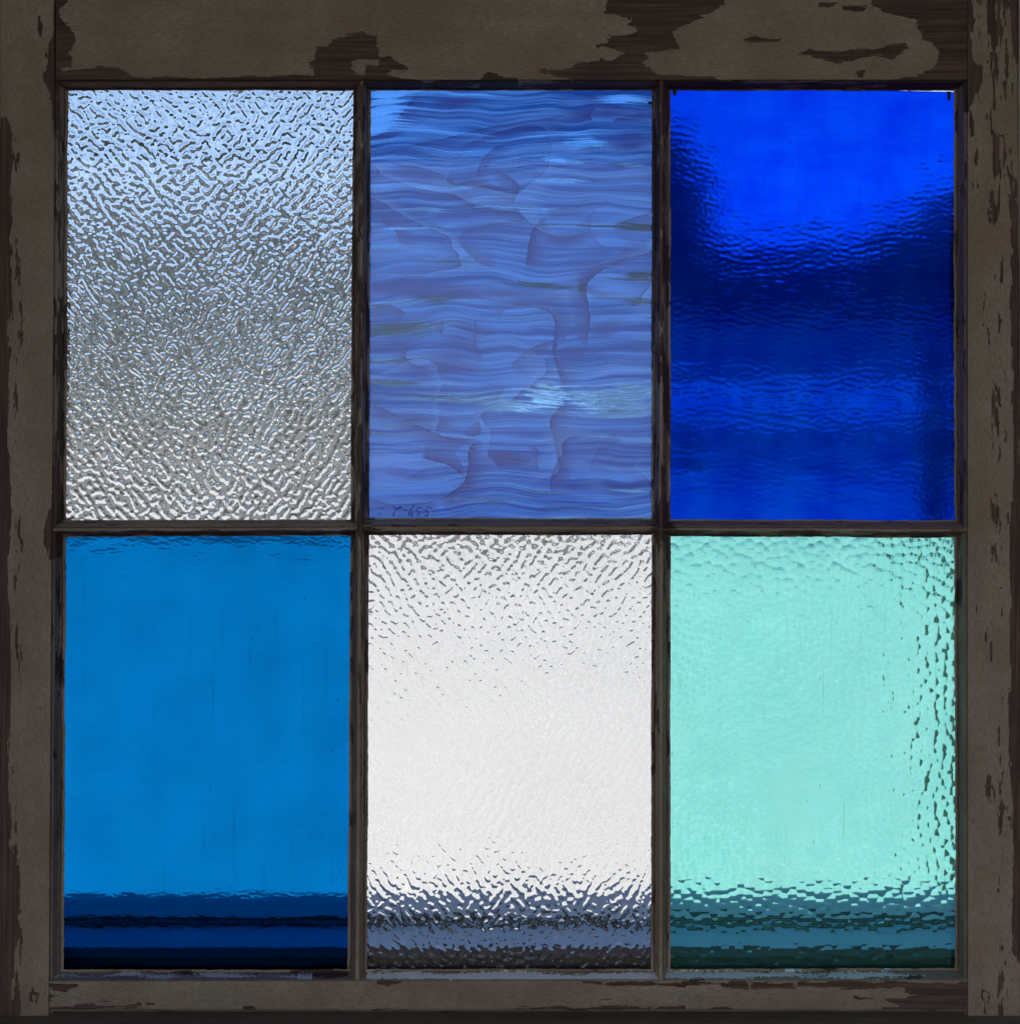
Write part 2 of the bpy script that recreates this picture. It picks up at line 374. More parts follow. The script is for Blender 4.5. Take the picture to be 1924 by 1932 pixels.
# house across the way
hs = empty('house', (-2, 13, 0)); thing(hs, 'low grey house with pale eaves and dark roof behind the garden wall', 'house')
ez = Z0 + (966 - 790) * PX * 14          # underside of the fascia
ez2 = Z0 + (966 - 702) * PX * 13.6
rz = Z0 + (966 - 602) * PX * 17
boxes('wall', [(1.5, 12, 0, 8, 0, ez + .3)], M['facade'], hs)
boxes('eaves_board', [(1.1, 12.6, -.42, -.36, ez - .02, ez2)], M['fascia'], hs)
b = ([], []); 
b[0].extend([(1.0,-.46,ez2),(12.7,-.46,ez2),(12.7,3.0,rz),(1.0,3.0,rz),(12.7,8.4,ez2),(1.0,8.4,ez2),
             (1.0,-.46,ez2-.08),(12.7,-.46,ez2-.08),(12.7,8.4,ez2-.08),(1.0,8.4,ez2-.08)])
b[1].extend([(0,1,2,3),(3,2,4,5),(0,6,7,1),(5,4,8,9),(6,9,8,7),(0,3,5,9,6),(1,7,8,4,2)])
mesh_obj('roof', b[0], b[1], M['roof'], hs)
def hwin(x, z0, z1, wd):
    f = boxes('window', [(x-wd/2-.06, x-wd/2, -.05, .0, z0-.06, z1+.06), (x+wd/2, x+wd/2+.06, -.05, .0, z0-.06, z1+.06),
                         (x-wd/2, x+wd/2, -.05, .0, z1, z1+.06), (x-wd/2, x+wd/2, -.05, .0, z0-.06, z0)], M['trim'], hs)
    boxes('pane', [(x-wd/2, x+wd/2, -.02, -.004, z0, z1)], M['winglass'], f)
for x, wd in ((3.9, .4), (6.9, .5)): hwin(x, 1.9, 2.5, wd)
d_ = boxes('door', [(7.4, 8.3, -.04, -.002, 0, 2.05)], M['door'], hs)

boxes('glint_panel', [(2.05, 2.80, -.47, -.42, ez - .04, ez2 - .04)], M['trim'], hs)  # white panel added to make the bright glint in the streaky pane
# grey board fence to the left of the house
bf = empty('board_fence', (-8.5, 12.9, 0)); thing(bf, 'weathered grey board fence left of the grey house', 'fence')
fb = boxes('board', [(-.14, .14, -.012, .012, 0, Z0 + (966 - 800) * PX * 13.9)], M['fence'], bf, .004)
for k in range(1, 33):
    q = fb.copy(); C.objects.link(q); q.location = (k * .29 , 0, -.03 * random.random()); q.parent = bf
boxes('fence_rail', [(-.14, 9.4, .013, .05, 1.9, 2.0)], M['fence'], bf)

def foliage(name, n, fn, size, mat, parent):
    vs, fs = [], []
    for i in range(n):
        c = Vector(fn()); a = Vector((random.gauss(0,1), random.gauss(0,1), random.gauss(0,1))).normalized()
        bb = a.orthogonal().normalized(); cc = a.cross(bb); s = size * random.uniform(.6, 1.4); k = len(vs)
        for p, q in ((-1,-.0),(0,-.45),(1,0),(0,.45)): vs.append(c + bb * p * s + cc * q * s)
        fs.append((k, k+1, k+2, k+3))
    return mesh_obj(name, vs, fs, mat, parent)
def clump(cx, cy, cz, rx, ry, rz_, nb, seed, rb=.45):
    r = random.Random(seed); blobs = []
    for i in range(nb):
        u = Vector((r.gauss(0,1), r.gauss(0,1), r.gauss(0,1))).normalized() * r.random() ** .4
        blobs.append((cx+u.x*rx, cy+u.y*ry, cz+u.z*rz_, r.uniform(.5, 1)*rb))
    def f():
        bx, by, bz, br = r.choice(blobs); u = Vector((r.gauss(0,1), r.gauss(0,1), r.gauss(0,1))).normalized() * br * r.uniform(.6, 1)
        return (bx+u.x, by+u.y, bz+u.z)
    return f
M['leaf3'] = leafmat((.14, .16, .13), (.22, .24, .21))
foliage('foliage', 9000, lambda: (random.uniform(-.66, .9), random.choice((-.2, -.1, 0, .2)) + random.uniform(-.04, .04), random.uniform(.02, 1.32)), .045, M['leaf3'], hg)
boxes('stem', [(-.5 + k * .3, -.46 + k * .3, -.02, .02, 0, 1.0) for k in range(5)], M['bark'], hg)
# far trees: one mass behind the house, lighter growth to the left
M['leaf2'] = leafmat((.066, .074, .071), (.115, .123, .118))
def mass(x0, x1, pys, mat, seed, lab):
    r = random.Random(seed); fns = []; x = x0
    while x < x1:
        px = 962 + x / (PX * 26.5); top = np.interp(px, pys[0], pys[1]) + r.uniform(-14, 14)
        h = Z0 + (966 - top) * PX * 26.5
        fns.append(clump(x, 25.5 + r.uniform(-1, 1), h * .56, 1.3, 1.3, h * .40, 30, r.randint(0, 9**6), .8))
        fns.append(clump(x, 25.5 + r.uniform(-1, 1), h * .80, 1.2, 1.0, h * .14, 24, r.randint(0, 9**6), .7))
        x += 1.3
    k = [0]
    def f():
        k[0] += 1; return fns[k[0] % len(fns)]()
    o = foliage('tree_line', len(fns) * 900, f, .22, mat, None); o['kind'] = 'stuff'; o['label'] = lab
PYS = ([-1500, 0, 400, 900, 1340, 1500, 1650, 1800, 3200], [330, 335, 340, 360, 425, 440, 400, 320, 330])
mass(-24, -.6, PYS, M['leaf2'], 3, 'grey-green tree growth behind the left half of the house')
mass(-.4, 22, PYS, M['leaf'], 4, 'dark tree growth behind the right half of the house')
# one nearer slim tree seen at the left of the cobalt pane
def tree(loc, h, cr, label, n=2600, lf=.09):
    t = empty('tall_tree', loc); thing(t, label, 'tree')
    vs, fs = [], []
    for k in range(7):
        z = h * .8 * k / 6; r = .13 * (1 - .75 * k / 6)
        for a in range(8): vs.append((r*math.cos(a*math.pi/4) + .05*math.sin(k), r*math.sin(a*math.pi/4), z))
    for k in range(6):
        for a in range(8): fs.append((k*8+a, k*8+(a+1)%8, k*8+8+(a+1)%8, k*8+8+a))
    mesh_obj('trunk', vs, fs, M['bark'], t)
    foliage('crown', n, clump(0, 0, h*.58, cr, cr, h*.42, 60, 5, cr*.5), lf, M['leaf'], t)
    return t
tree((2.0, 22.9, 0), 8.7, 1.65, 'tall dark tree rising above the roof at the left of the cobalt pane', 30000, .2)
sb = empty('shrub', (.70, 4.3, 0)); thing(sb, 'dark low shrub behind the white garden wall', 'shrub')
foliage('foliage', 2200, clump(0, 0, .78, .28, .25, .72, 14, 8, .16), .035, M['leaf'], sb)
boxes('stem', [(-.02, .02, -.02, .02, 0, .9)], M['bark'], sb)

# ------------------------------------------------------------ unseen open-backed shed, added to keep the sash front in shade
XL, XR = -1.6, 1.6
wl, wr = P(-10, 0, .03)[0], P(1935, 0, .03)[0]
zs = Z0 + (966 - 1917) * PX                 # top of the inner ledge
wt = Z0 + (966 + 40) * PX
structure(boxes('wall_front', [(XL-.1, wl, .036, .054, 0, 2.7), (wr, XR+.1, .036, .054, 0, 2.7), (wl, wr, .036, .054, wt+.02, 2.7),
    (XL-.1, wl-.2, .0545, .23, 0, 2.7), (wr+.2, XR+.1, .0545, .23, 0, 2.7), (wl-.2, wr+.2, .0545, .23, wt+.14, 2.7), (wl-.2, wr+.2, .0545, .118, 0, zs-.075), (wl-.2, wr+.2, .118, .226, 0, zs-.07)], M['shed_wall']))
structure(boxes('shade_wall_left', [(XL-.1, XL, -3.4, .03, 0, 2.7)], M['shed_wall']))
structure(boxes('shade_wall_right', [(XR, XR+.1, -3.4, .03, 0, 2.7)], M['shed_wall']))
structure(boxes('shade_ceiling', [(XL-.2, XR+.2, -3.6, .3, 2.7, 2.8)], M['shed_wall']))
structure(boxes('floor', [(XL-.0, XR+.0, -3.4, .03, -.01, .03)], M['shed_floor']))
st_ = structure(boxes('window_ledge', [(XL, XR, -.06, .035, zs-.03, zs)], M['stool'], None, .002))
sill = structure(empty('window_sill', (0, .12, zs - .1)))
def sl_(L, t): return Z0 - t * L
def strip(name, pts, mat):   # a section in (L, tan) swept across the opening
    vs = []
    for L, z in pts:
        for x in (wl - .199, wr + .199): vs.append((x, L - 1.0 - .12, z - (zs - .1)))
    n = len(pts); fs = [(2*i, 2*i+1, 2*((i+1) % n)+1, 2*((i+1) % n)) for i in range(n)] + [tuple(range(0, 2*n, 2)), tuple(range(2*n-1, 0, -2))]
    return mesh_obj(name, vs, fs, mat, sill)
tn = lambda py: (py - 966) * PX
low = zs - .06
strip('gap_strip', [(1.045, low), (1.045, sl_(1.045, tn(1806))), (1.058, sl_(1.058, tn(1788.5))), (1.061, sl_(1.061, tn(1787.5))), (1.061, low)], M['gap_shade'])  # dark gap behind the sash, its shade put into the colour
strip('inner_track', [(1.0613, low), (1.0613, sl_(1.0613, tn(1787))), (1.110, sl_(1.110, tn(1748))), (1.110, low)], M['sill_a'])
strip('track_rib', [(1.1103, low), (1.1103, sl_(1.1103, tn(1742))), (1.1116, sl_(1.1116, tn(1742))), (1.1116, low)], M['gap_shade'])
strip('track_middle', [(1.1118, low), (1.1118, sl_(1.1118, tn(1742.5))), (1.1145, sl_(1.1145, tn(1736))), (1.1145, low)], M['sill_b'])
strip('track_rib', [(1.1148, low), (1.1148, sl_(1.1148, tn(1729))), (1.117, sl_(1.117, tn(1729))), (1.117, low)], M['gap_shade'])
strip('outer_track', [(1.1173, low), (1.1173, sl_(1.1173, tn(1729))), (1.232, sl_(1.232, tn(1686))), (1.232, low)], M['sill_b'])

# ------------------------------------------------------------ the sash
base = P(962, 1917, 0)
sash = empty('window_sash', (0, 0, zs))
thing(sash, 'old six-light wooden sash with peeling cream paint and blue, clear and aqua glass', 'window sash')
DL, DB, DG, DR = .0105, .0132, .0194, .0255     # lip front, lip back, glass front, rear of the sash
# uprights: (position at the top, position at the foot, depth)
member('stile', 'left', 'y', [(-3,-5,.0045),(-1,-3,.0012),(2,0,0),(103.4,91.5,0),(104.2,92.3,.0006),(105,93.2,.0022),(107,95.4,.0018),(110,98.5,.0026),(114,103,.0052),(118,107.6,.0082),(122,112,.0098),(123.4,113.6,.0118),(124.2,114.4,DL),(129.6,120,DL),(130,120.2,DB),(116,106,DB),(116,106,DR),(-3,-5,DR)], -22, 1917, M['paint_v'], sash, 2.0,
       'left upright with a worn brown outer edge', 1.0, 3)
member('stile', 'right', 'y', [(1798,1802,DB),(1798.2,1802.2,DL),(1803,1806.4,DL),(1804,1807.2,.0118),(1805.4,1808.4,.0098),(1809,1811.4,.0082),(1814,1815.6,.0052),(1818,1819,.0026),(1821,1821.6,.0018),(1823.4,1823.6,.0022),(1824.6,1825.2,.0006),(1825.4,1826.4,0),(1918,1924,0),(1920.5,1926,.0012),(1922,1928,.0045),(1922,1928,DR),(1812,1816,DR),(1812,1816,DB)], -22, 1917, M['paint_v'], sash, 2.0,
       'right upright with split grain and brown streak', 1.0, 5)
member('top_rail', 'top', 'x', [(-21,-21,.003),(-19,-19,.0007),(149.5,149.5,.0007),(150.6,150.6,.0022),(153,153,.0014),(156,156,.003),(160,160,.006),(164,164.5,.0090),(166,167,.0115),(166.6,167.8,DL),(169.8,170.6,DL),(170,170.8,DB),(157,158,DB),(157,158,DR),(-21,-21,DR)], 105.6, 1824.5, M['paint_h'], sash, 2.2,
       'top rail with large brown patches where the paint has flaked off', .8, 7)
member('bottom_rail', 'bottom', 'x', [(1830.5,1827.5,DB),(1830.5,1827.5,DL),(1834,1831,DL),(1836,1833,.0098),(1843,1840,.0056),(1849,1847,.0022),(1851.5,1850,.0011),(1853,1851.5,.0008),(1904,1904,.0008),(1908,1908,.002),(1910,1910,.005),(1910,1910,DR),(1843,1843,DR),(1843,1843,DB)], 93.0, 1825.6, M['paint_h'], sash, 2.2,
       'bottom rail with white flakes along its upper ledge', 1.0, 11)
def vbar(tl_, tr_, bl_, br_, seed, label):
    mt, mb = (tl_ + tr_) / 2, (bl_ + br_) / 2
    w2t, w2b = (tr_ - tl_) / 2, (br_ - bl_) / 2
    prof = [(-1, DB), (-1, DL), (-.74, DL), (-.68, .0116), (-.6, .0092), (-.48, .0062), (-.36, .0036), (-.27, .0022), (-.24, .0028), (-.21, .0012), (-.1, .0009), (.1, .0009), (.21, .0012), (.24, .0028), (.27, .0022), (.36, .0036), (.48, .0062), (.6, .0092), (.68, .0116), (.74, DL), (1, DL), (1, DB), (.3, DB), (.3, DR), (-.3, DR), (-.3, DB)]
    return member('muntin', 'vbar', 'y', [(mt + u * w2t, mb + u * w2b, d) for u, d in prof], 152, 1850, M['paint_v'], sash, 2.2, label, .65, seed)
vbar(666, 699.5, 655.5, 692.5, 13, 'left upright glazing bar')
vbar(1230, 1265, 1228, 1265, 17, 'right upright glazing bar')
def hbar(x0, x1, t0, t1, b0, b1, seed):
    prof = [(0, DB), (0, DL), (.08, DL), (.1, .0108), (.16, .0088), (.26, .0058), (.36, .0034), (.42, .0026), (.46, .0032), (.5, .0015), (.58, .0013), (.68, .0015), (.72, .0034), (.78, .0062), (.86, .0095), (.92, .0116), (.95, DL), (1, DL), (1, DB), (.62, DB), (.62, DR), (.4, DR), (.4, DB)]
    return member('muntin', 'hbar', 'x', [(t0 + u * (b0 - t0), t1 + u * (b1 - t1), d) for u, d in prof], x0, x1, M['paint_h'], sash, 2.2, None, .9, seed)
hbar(101, 680, 981, 980.5, 1013, 1011, 19)['label'] = 'level glazing bar under the rippled clear pane'
hbar(680.5, 1246, 977.5, 978, 1010, 1009.5, 23)['label'] = 'level glazing bar under the streaky blue pane'
hbar(1246.5, 1826, 980, 982, 1012, 1015, 29)['label'] = 'level glazing bar under the cobalt pane'

# ------------------------------------------------------------ glass
def bandnoise(nx, ny, dx, lam, seed, bands):
    """band-pass noise; bands: list of (angle of the crests in degrees or None, spread)"""
    r = np.random.default_rng(seed); out = []
    fx = np.fft.fftfreq(nx, dx)[:, None]; fy = np.fft.rfftfreq(ny, dx)[None, :]
    f = np.hypot(fx, fy) + 1e-9; ang = np.arctan2(fy, fx)
    base_ = np.fft.rfft2(r.normal(size=(nx, ny)))
    for (a, sp, bw) in bands:
        H = np.exp(-((f * lam - 1) / bw) ** 2)
        if a is not None:
            d = np.angle(np.exp(2j * (ang - R(a + 90)))) / 2
            H = H * np.exp(-(d / R(sp)) ** 2)
        z = np.fft.irfft2(base_ * H, s=(nx, ny)); out.append(z / z.std())
    return out
def slope_to(Z, dx, s):
    g = np.hypot(*np.gradient(Z, dx)); return Z * (s / math.sqrt((g ** 2).mean()))
def pane(corners, spacing, hfun, mats, label, thick=.003):
    """corners in measure units: tl, tr, br, bl ; relief on the outer face"""
    (x0, y0), (x1, y1), (x2, y2), (x3, y3) = corners
    nx = int(max(x1 - x0, x2 - x3) / spacing) + 1; ny = int(max(y3 - y0, y2 - y1) / spacing) + 1
    u = np.linspace(0, 1, nx)[:, None]; v = np.linspace(0, 1, ny)[None, :]
    X = (x0*(1-u)+x1*u)*(1-v) + (x3*(1-u)+x2*u)*v; Y = (y0*(1-u)+y1*u)*(1-v) + (y3*(1-u)+y2*u)*v
    dx = spacing * PX
    Z = hfun(nx, ny, dx, X, Y)
    d = DG + thick; k = (1 + d) * PX; kf = (1 + DG) * PX
    cx, cy = X.mean(), Y.mean()
    ox, oz = (cx - 962) * k, Z0 + (966 - cy) * k
    VX = (X - 962) * k - ox; VZ = Z0 + (966 - Y) * k - oz; VY = Z
    v3 = np.stack([VX, VY, VZ], -1).reshape(-1, 3)
    i = np.arange(nx - 1)[:, None]; j = np.arange(ny - 1)[None, :]
    a = (i * ny + j).ravel(); q = np.stack([a, a + 1, a + ny + 1, a + ny], -1)
    nb = nx * ny
    fr = [(VX[p, r_], -thick, VZ[p, r_]) for p, r_ in ((0, 0), (nx-1, 0), (nx-1, ny-1), (0, ny-1))]
    verts = v3.tolist() + fr
    faces = q.tolist()
    top = [(ii * ny) for ii in range(nx)]; bot = [(ii * ny + ny - 1) for ii in range(nx)]
    lef = list(range(ny)); rig = [(nx - 1) * ny + jj for jj in range(ny)]
    F = [nb, nb+1, nb+2, nb+3]
    nfr = len(faces)
    faces += [F, top[::-1] + [F[0], F[1]], bot + [F[2], F[3]], lef + [F[3], F[0]], rig[::-1] + [F[1], F[2]]]
    fm = [0] * nfr + ([1 if len(mats) > 1 else 0] * 5)
    o = mesh_obj('glass_pane', verts, faces, None, sash, False, (ox - sash.location[0], d, oz - sash.location[2]), mats, fm)
    sm = [True] * nfr + [False] * 5; o.data.polygons.foreach_set('use_smooth', sm)
    o.data.attributes.new('sharp_dummy', 'FLOAT', 'POINT')
    o.data.attributes.remove(o.data.attributes['sharp_dummy'])
    bm = bmesh.new(); bm.from_mesh(o.data)
    bmesh.ops.recalc_face_normals(bm, faces=bm.faces)
    for e in bm.edges:
        if any(len(f.verts) > 4 or f.index >= nfr for f in e.link_faces): e.smooth = False
    bm.to_mesh(o.data); bm.free()
    o['label'] = label
    return o
def glassmat(name, tint, fine=0.0, fscale=(300, 300), specks=.0, dirt=(.5, .5, .5), ior=1.5, haze=0.0, rough=0.0, vary=0.0):
    g = N(name); v = g.obj((1, 1, 1))
    ins = {'Color': (*tint, 1), 'Roughness': 0.0, 'IOR': ior}
    if fine:
        h = g.noise(g.obj((fscale[0], 1, fscale[1])), 1.0, 3, .5).outputs[0]
        ins['Normal'] = g.n('ShaderNodeBump', {'Height': h, 'Strength': 1.0, 'Distance': fine}).outputs[0]
    ins['Roughness'] = rough
    if vary:                                       # the colour of old glass is never even
        f = g.math('MULTIPLY_ADD', g.noise(g.obj((1, 1, .35)), 22, 4, .6).outputs[0], .6, g.math('MULTIPLY', g.noise(g.obj((.4, 1, 1)), 60, 3, .6).outputs[0], .4))
        ins['Color'] = g.mix(g.ramp(f, .35, .65), tuple(c ** (1 + vary) * (1 - vary * .35) for c in tint), tint)
    sh = g.n('ShaderNodeBsdfGlass', ins).outputs[0]
    if specks:
        # dust specks and drips dried on the outside face
        vo = g.n('ShaderNodeTexVoronoi', {'Vector': g.obj((1, 1, .3)), 'Scale': 190.0})
        sel = g.math('GREATER_THAN', g.n('ShaderNodeSeparateColor', {0: vo.outputs['Color']}).outputs[0], 1 - specks)
        wob = g.math('MULTIPLY_ADD', g.math('SUBTRACT', g.noise(v, 900, 2).outputs[0], .5), .1, vo.outputs['Distance'])
        dm = g.math('MULTIPLY', g.ramp(wob, .12, .05), sel)
        run = g.noise(g.obj((240, 1, 6)), 1.0, 4, .6).outputs[0]
        dm = g.math('MAXIMUM', g.math('MULTIPLY', dm, .55), g.ramp(run, .58, .80, 0, .24))
        big = g.noise(v, 14, 4, .6).outputs[0]
        dm = g.math('MAXIMUM', dm, g.ramp(big, .45, .75, haze * .3, haze))
        dd = g.n('ShaderNodeMixShader', {0: .5, 1: g.n('ShaderNodeBsdfDiffuse', {'Color': (*dirt, 1)}).outputs[0], 2: g.n('ShaderNodeBsdfTranslucent', {'Color': (*dirt, 1)}).outputs[0]}).outputs[0]
        sh = g.n('ShaderNodeMixShader', {0: dm, 1: sh, 2: dd}).outputs[0]
    return g.surf(sh)

# rippled clear glass: short worm-like crests, leaning one way at the left and the other at the right
def worms(seed, lam_px, rms, sk=.75, iso=.42):
    def f(nx, ny, dx, X, Y):
        a, b_, c = bandnoise(nx, ny, dx, lam_px * PX, seed, [(60, 27, .55), (-60, 27, .55), (None, 0, .55)])
        t = np.clip((X - X.min()) / (X.max() - X.min()) + .35 * snoise(X, Y, 130, 150, seed), 0, 1)
        wA = np.cos(t * math.pi / 2); wB = np.sin(t * math.pi / 2)
        wC = iso + .25 * snoise(X, Y, 90, 90, seed + 2)
        Z = a * wA + b_ * wB * .9 + c * wC
        Z = Z / Z.std() + .20 * bandnoise(nx, ny, dx, lam_px * .5 * PX, seed + 7, [(None, 0, .5)])[0]; Z = -1 / (1 + np.exp(-3.4 * (-Z - sk))) + .10 * Z
        amp = 1.0 + .22 * snoise(X, Y, 70, 80, seed + 4)
        return slope_to(Z * amp, dx, rms)
    return f
GX0, GX1 = 9, 9
M['g_back'] = glassmat('untinted_glass_face', (1, 1, 1))
M['g_back_soft'] = glassmat('untinted_glass_face_fire_polished', (1, 1, 1), rough=.135)
M['g_back_fine'] = glassmat('untinted_glass_face_rolled', (1, 1, 1), rough=.10)
M['g_clear'] = glassmat('clear_rippled_glass', (.92, .95, .96), 0, specks=.05, dirt=(.7, .75, .78), haze=.05)
M['g_clear2'] = glassmat('clear_rippled_glass_warm', (.97, .97, .96), 0)
pane([(121,162),(674,162),(672,988),(118,988)], 1.3, worms(101, 17.0, .32, .36, .8), [M['g_back'], M['g_clear']], 'clear rippled glass with worm-like crests showing sky and dark trees')
pane([(686,1003),(1238,1003),(1238,1837),(683,1837)], 1.3, worms(202, 18.5, .19, .32, .8), [M['g_back'], M['g_clear2']], 'clear rippled glass glowing white above grey sill bands')

def ripple(seed, lam, rms, along=0):
    def f(nx, ny, dx, X, Y):
        a, c, l = bandnoise(nx, ny, dx, lam * PX, seed, [(along, 30, .5), (None, 0, .55), (None, 0, .4)])
        big = bandnoise(nx, ny, dx, lam * 5 * PX, seed + 1, [(along, 40, .6)])[0]
        return slope_to((a * .9 + c * .45) * (1 + .3 * snoise(X, Y, 110, 60, seed)) + big * 1.2, dx, rms)
    return f
M['g_cobalt'] = glassmat('cobalt_blue_glass', (.0008, .085, .84), .000012, (260, 900), .08, (.02, .06, .3), vary=.25)
M['g_sky'] = glassmat('turquoise_blue_glass', (.0008, .21, .60), .000008, (300, 500), .22, (.01, .10, .25), vary=.05)
cob = pane([(1257,163),(1806,175.6),(1812,990),(1257,990)], 2.4, ripple(303, 12, .025), [M['g_back_soft'], M['g_cobalt']], 'deep cobalt blue glass, slipped a little at its top right corner')
pane([(110,1004),(671,1004),(664,1838),(106,1838)], 2.4, ripple(404, 8, .023), [M['g_back_fine'], M['g_sky']], 'even turquoise blue glass with dark level bands at its foot')

def hammered(seed, cell, rms):
    def f(nx, ny, dx, X, Y):
        r = np.random.default_rng(seed)
        gx = int((X.max() - X.min()) / cell) + 8; gy = int((Y.max() - Y.min()) / (cell * .94)) + 8
        jx = r.uniform(.12, .88, (gx, gy)); jy = r.uniform(.08, .92, (gx, gy)) - .25; jy = jy + .5 * (np.arange(gx)[:, None] % 2); hh = r.uniform(.75, 1.25, (gx, gy)); rad = r.uniform(.85, 1.15, (gx, gy))
        u = (X - X.min()) / cell + 3; v = (Y - Y.min()) / (cell * .94) + 3
        gy = min(gy, hh.shape[1])
        iu = np.floor(u).astype(int); iv = np.floor(v).astype(int)
        best = np.full(X.shape, 4.)
        for a in (-2, -1, 0, 1, 2):
            for b_ in (-2, -1, 0, 1, 2):
                ii = np.clip(iu + a, 0, gx - 1); jj = np.clip(iv + b_, 0, hh.shape[1] - 1)
                d2 = ((u - (ii + jx[ii, jj])) ** 2 + (v - (jj + jy[ii, jj])) ** 2) * rad[ii, jj]
                # smooth minimum
                best = -np.log(np.exp(-best * 55) + np.exp(-d2 * 55)) / 55
        Z = -best
        return slope_to(Z, dx, rms) * -1
    return f
M['g_aqua'] = glassmat('aqua_hammered_glass', (.38, 1.0, .92), .000006, (500, 300), .16, (.30, .62, .55), haze=.10, vary=.12)
pane([(1257,1005),(1811,1006),(1813,1826.6),(1257,1829.0)], 1.7, hammered(505, 16.5, .088), [M['g_back_fine'], M['g_aqua']], 'pale aqua hammered glass with pebbled dimples')

def opal():
    g = N('streaky_blue_opal_glass')
    tc = g.n('ShaderNodeTexCoord').outputs['Object']
    def at(nm): return g.n('ShaderNodeAttribute', attribute_name=nm).outputs['Fac']
    def warp(scale, amt, stretch):
        mp = g.n('ShaderNodeMapping', {'Vector': tc, 'Scale': stretch}).outputs[0]
        nn = g.noise(mp, scale, 2, .5).outputs['Color']
        s1 = g.n('ShaderNodeVectorMath', {0: nn, 1: (.5, .5, .5)}, operation='SUBTRACT').outputs[0]
        return g.n('ShaderNodeVectorMath', {0: s1, 1: amt}, operation='MULTIPLY').outputs[0]
    def add(a, b): return g.n('ShaderNodeVectorMath', {0: a, 1: b}, operation='ADD').outputs[0]
    def mp(v, sc, loc=(0,0,0)): return g.n('ShaderNodeMapping', {'Vector': v, 'Scale': sc, 'Location': loc}).outputs[0]
    q = add(tc, warp(7, (.13, 0, .045), (1, 1, 1.3)))
    q = add(q, warp(24, (.035, 0, .008), (.6, 1, 2)))
    q2 = add(tc, warp(8, (.10, 0, .030), (1.2, 1, 1.6)))
    # folded sheets: sharp on one side, soft on the other
    n1 = g.noise(mp(q, (4.6, 1, 6.5)), 1.0, 1.2, .45).outputs[0]
    saw = g.math('FRACT', g.math('MULTIPLY', n1, 12.0))
    n2 = g.noise(mp(q, (5.5, 1, 9.0), (7, 0, 3)), 1.0, 1.5, .5).outputs[0]
    saw2 = g.math('FRACT', g.math('MULTIPLY', n2, 9.0))
    st = g.noise(mp(q2, (3.4, 1, 165), (1, 0, 2)), 1.0, 5, .68).outputs[0]
    st2 = g.noise(mp(q2, (6, 1, 620), (4, 0, 2)), 1.0, 3, .6).outputs[0]
    st3 = g.noise(mp(q2, (2.6, 1, 52), (14, 0, 2)), 1.0, 4, .6).outputs[0]
    big = g.noise(mp(q, (4, 1, 11), (2, 0, 9)), 1.0, 3, .5).outputs[0]
    col = g.mix(g.ramp(st, .40, .60), (.020, .110, .50), (.12, .36, 1.0))
    col = g.mix(g.ramp(st3, .52, .70, 0, .75), col, (.19, .42, 1.0))
    col = g.mix(g.ramp(st3, .46, .32, 0, .95), col, (.012, .062, .38))
    pu = g.math('MULTIPLY', g.math('POWER', saw, 1.8), g.ramp(n2, .46, .60))
    pu = g.math('MULTIPLY', pu, .45)
    sd = g.math('MULTIPLY_ADD', g.math('SUBTRACT', g.noise(tc, 150, 4, .6).outputs[0], .5), 5.0, at('fold'))
    stg = at('foldstrength')
    side = g.ramp(sd, -.6, .6)
    fold = g.math('MULTIPLY', g.math('MULTIPLY', side, g.math('EXPONENT', g.math('MULTIPLY', sd, -.035))), stg)
    pu = g.math('MAXIMUM', pu, g.math('MULTIPLY', fold, 1.15))
    vi = g.math('MULTIPLY_ADD', g.math('SUBTRACT', st3, .5), 2.2, at('violet'))
    vi = g.math('MULTIPLY_ADD', g.math('SUBTRACT', saw, .5), .35, vi)
    pu = g.math('MAXIMUM', pu, g.ramp(vi, .25, 1.0, 0, .95))
    pu = g.math('MULTIPLY', pu, g.ramp(st, .25, .6, .55, 1.0))
    col = g.mix(pu, col, (.052, .074, .36))
    rim = g.math('MULTIPLY', g.ramp(g.math('ABSOLUTE', sd), 2.4, .3), stg)
    rim = g.math('MULTIPLY', rim, g.ramp(g.noise(tc, 26, 2).outputs[0], .30, .55, .25, 1.0))
    rim2 = g.math('MULTIPLY', g.math('MULTIPLY', g.ramp(saw, .95, .985), g.ramp(n2, .46, .56)), .5)
    rim = g.math('MAXIMUM', rim, rim2)
    col = g.mix(g.math('MULTIPLY', rim, .65), col, (.014, .018, .13))
    mk = g.math('MAXIMUM', g.ramp(st2, .55, .72, 0, .32), g.math('MULTIPLY', g.ramp(saw, .30, .0, 0, .30), g.ramp(n2, .42, .55)))
    col = g.mix(mk, col, (.22, .46, .98))
    # clear windows in the milk: level slivers
    cle = g.math('MULTIPLY_ADD', g.math('SUBTRACT', st, .5), 4.2, at('clear'))
    cle = g.math('MULTIPLY_ADD', g.math('SUBTRACT', st2, .5), 3.2, cle)
    clm = g.math('MULTIPLY', g.ramp(cle, .25, .95), .90)
    bp = g.n('ShaderNodeBump', {'Height': g.math('ADD', g.math('MULTIPLY', st, 1.0), g.math('MULTIPLY', g.noise(tc, 520, 2).outputs[0], .10)), 'Strength': 1.0, 'Distance': .0004}).outputs[0]
    clear = g.n('ShaderNodeBsdfGlass', {'Color': (.20, .50, .96, 1), 'Roughness': .02, 'IOR': 1.5, 'Normal': bp}).outputs[0]
    milk = g.n('ShaderNodeBsdfTranslucent', {'Color': col, 'Normal': bp}).outputs[0]
    sh = g.n('ShaderNodeMixShader', {0: clm, 1: milk, 2: clear}).outputs[0]
    return g.surf(sh)
M['opal'] = opal()
M['opal_front'] = glassmat('opal_sheet_face', (.92, .95, 1.0), .00002, (60, 400))
OC = lambda p: T(p, 641.8, 113.4, .4882)
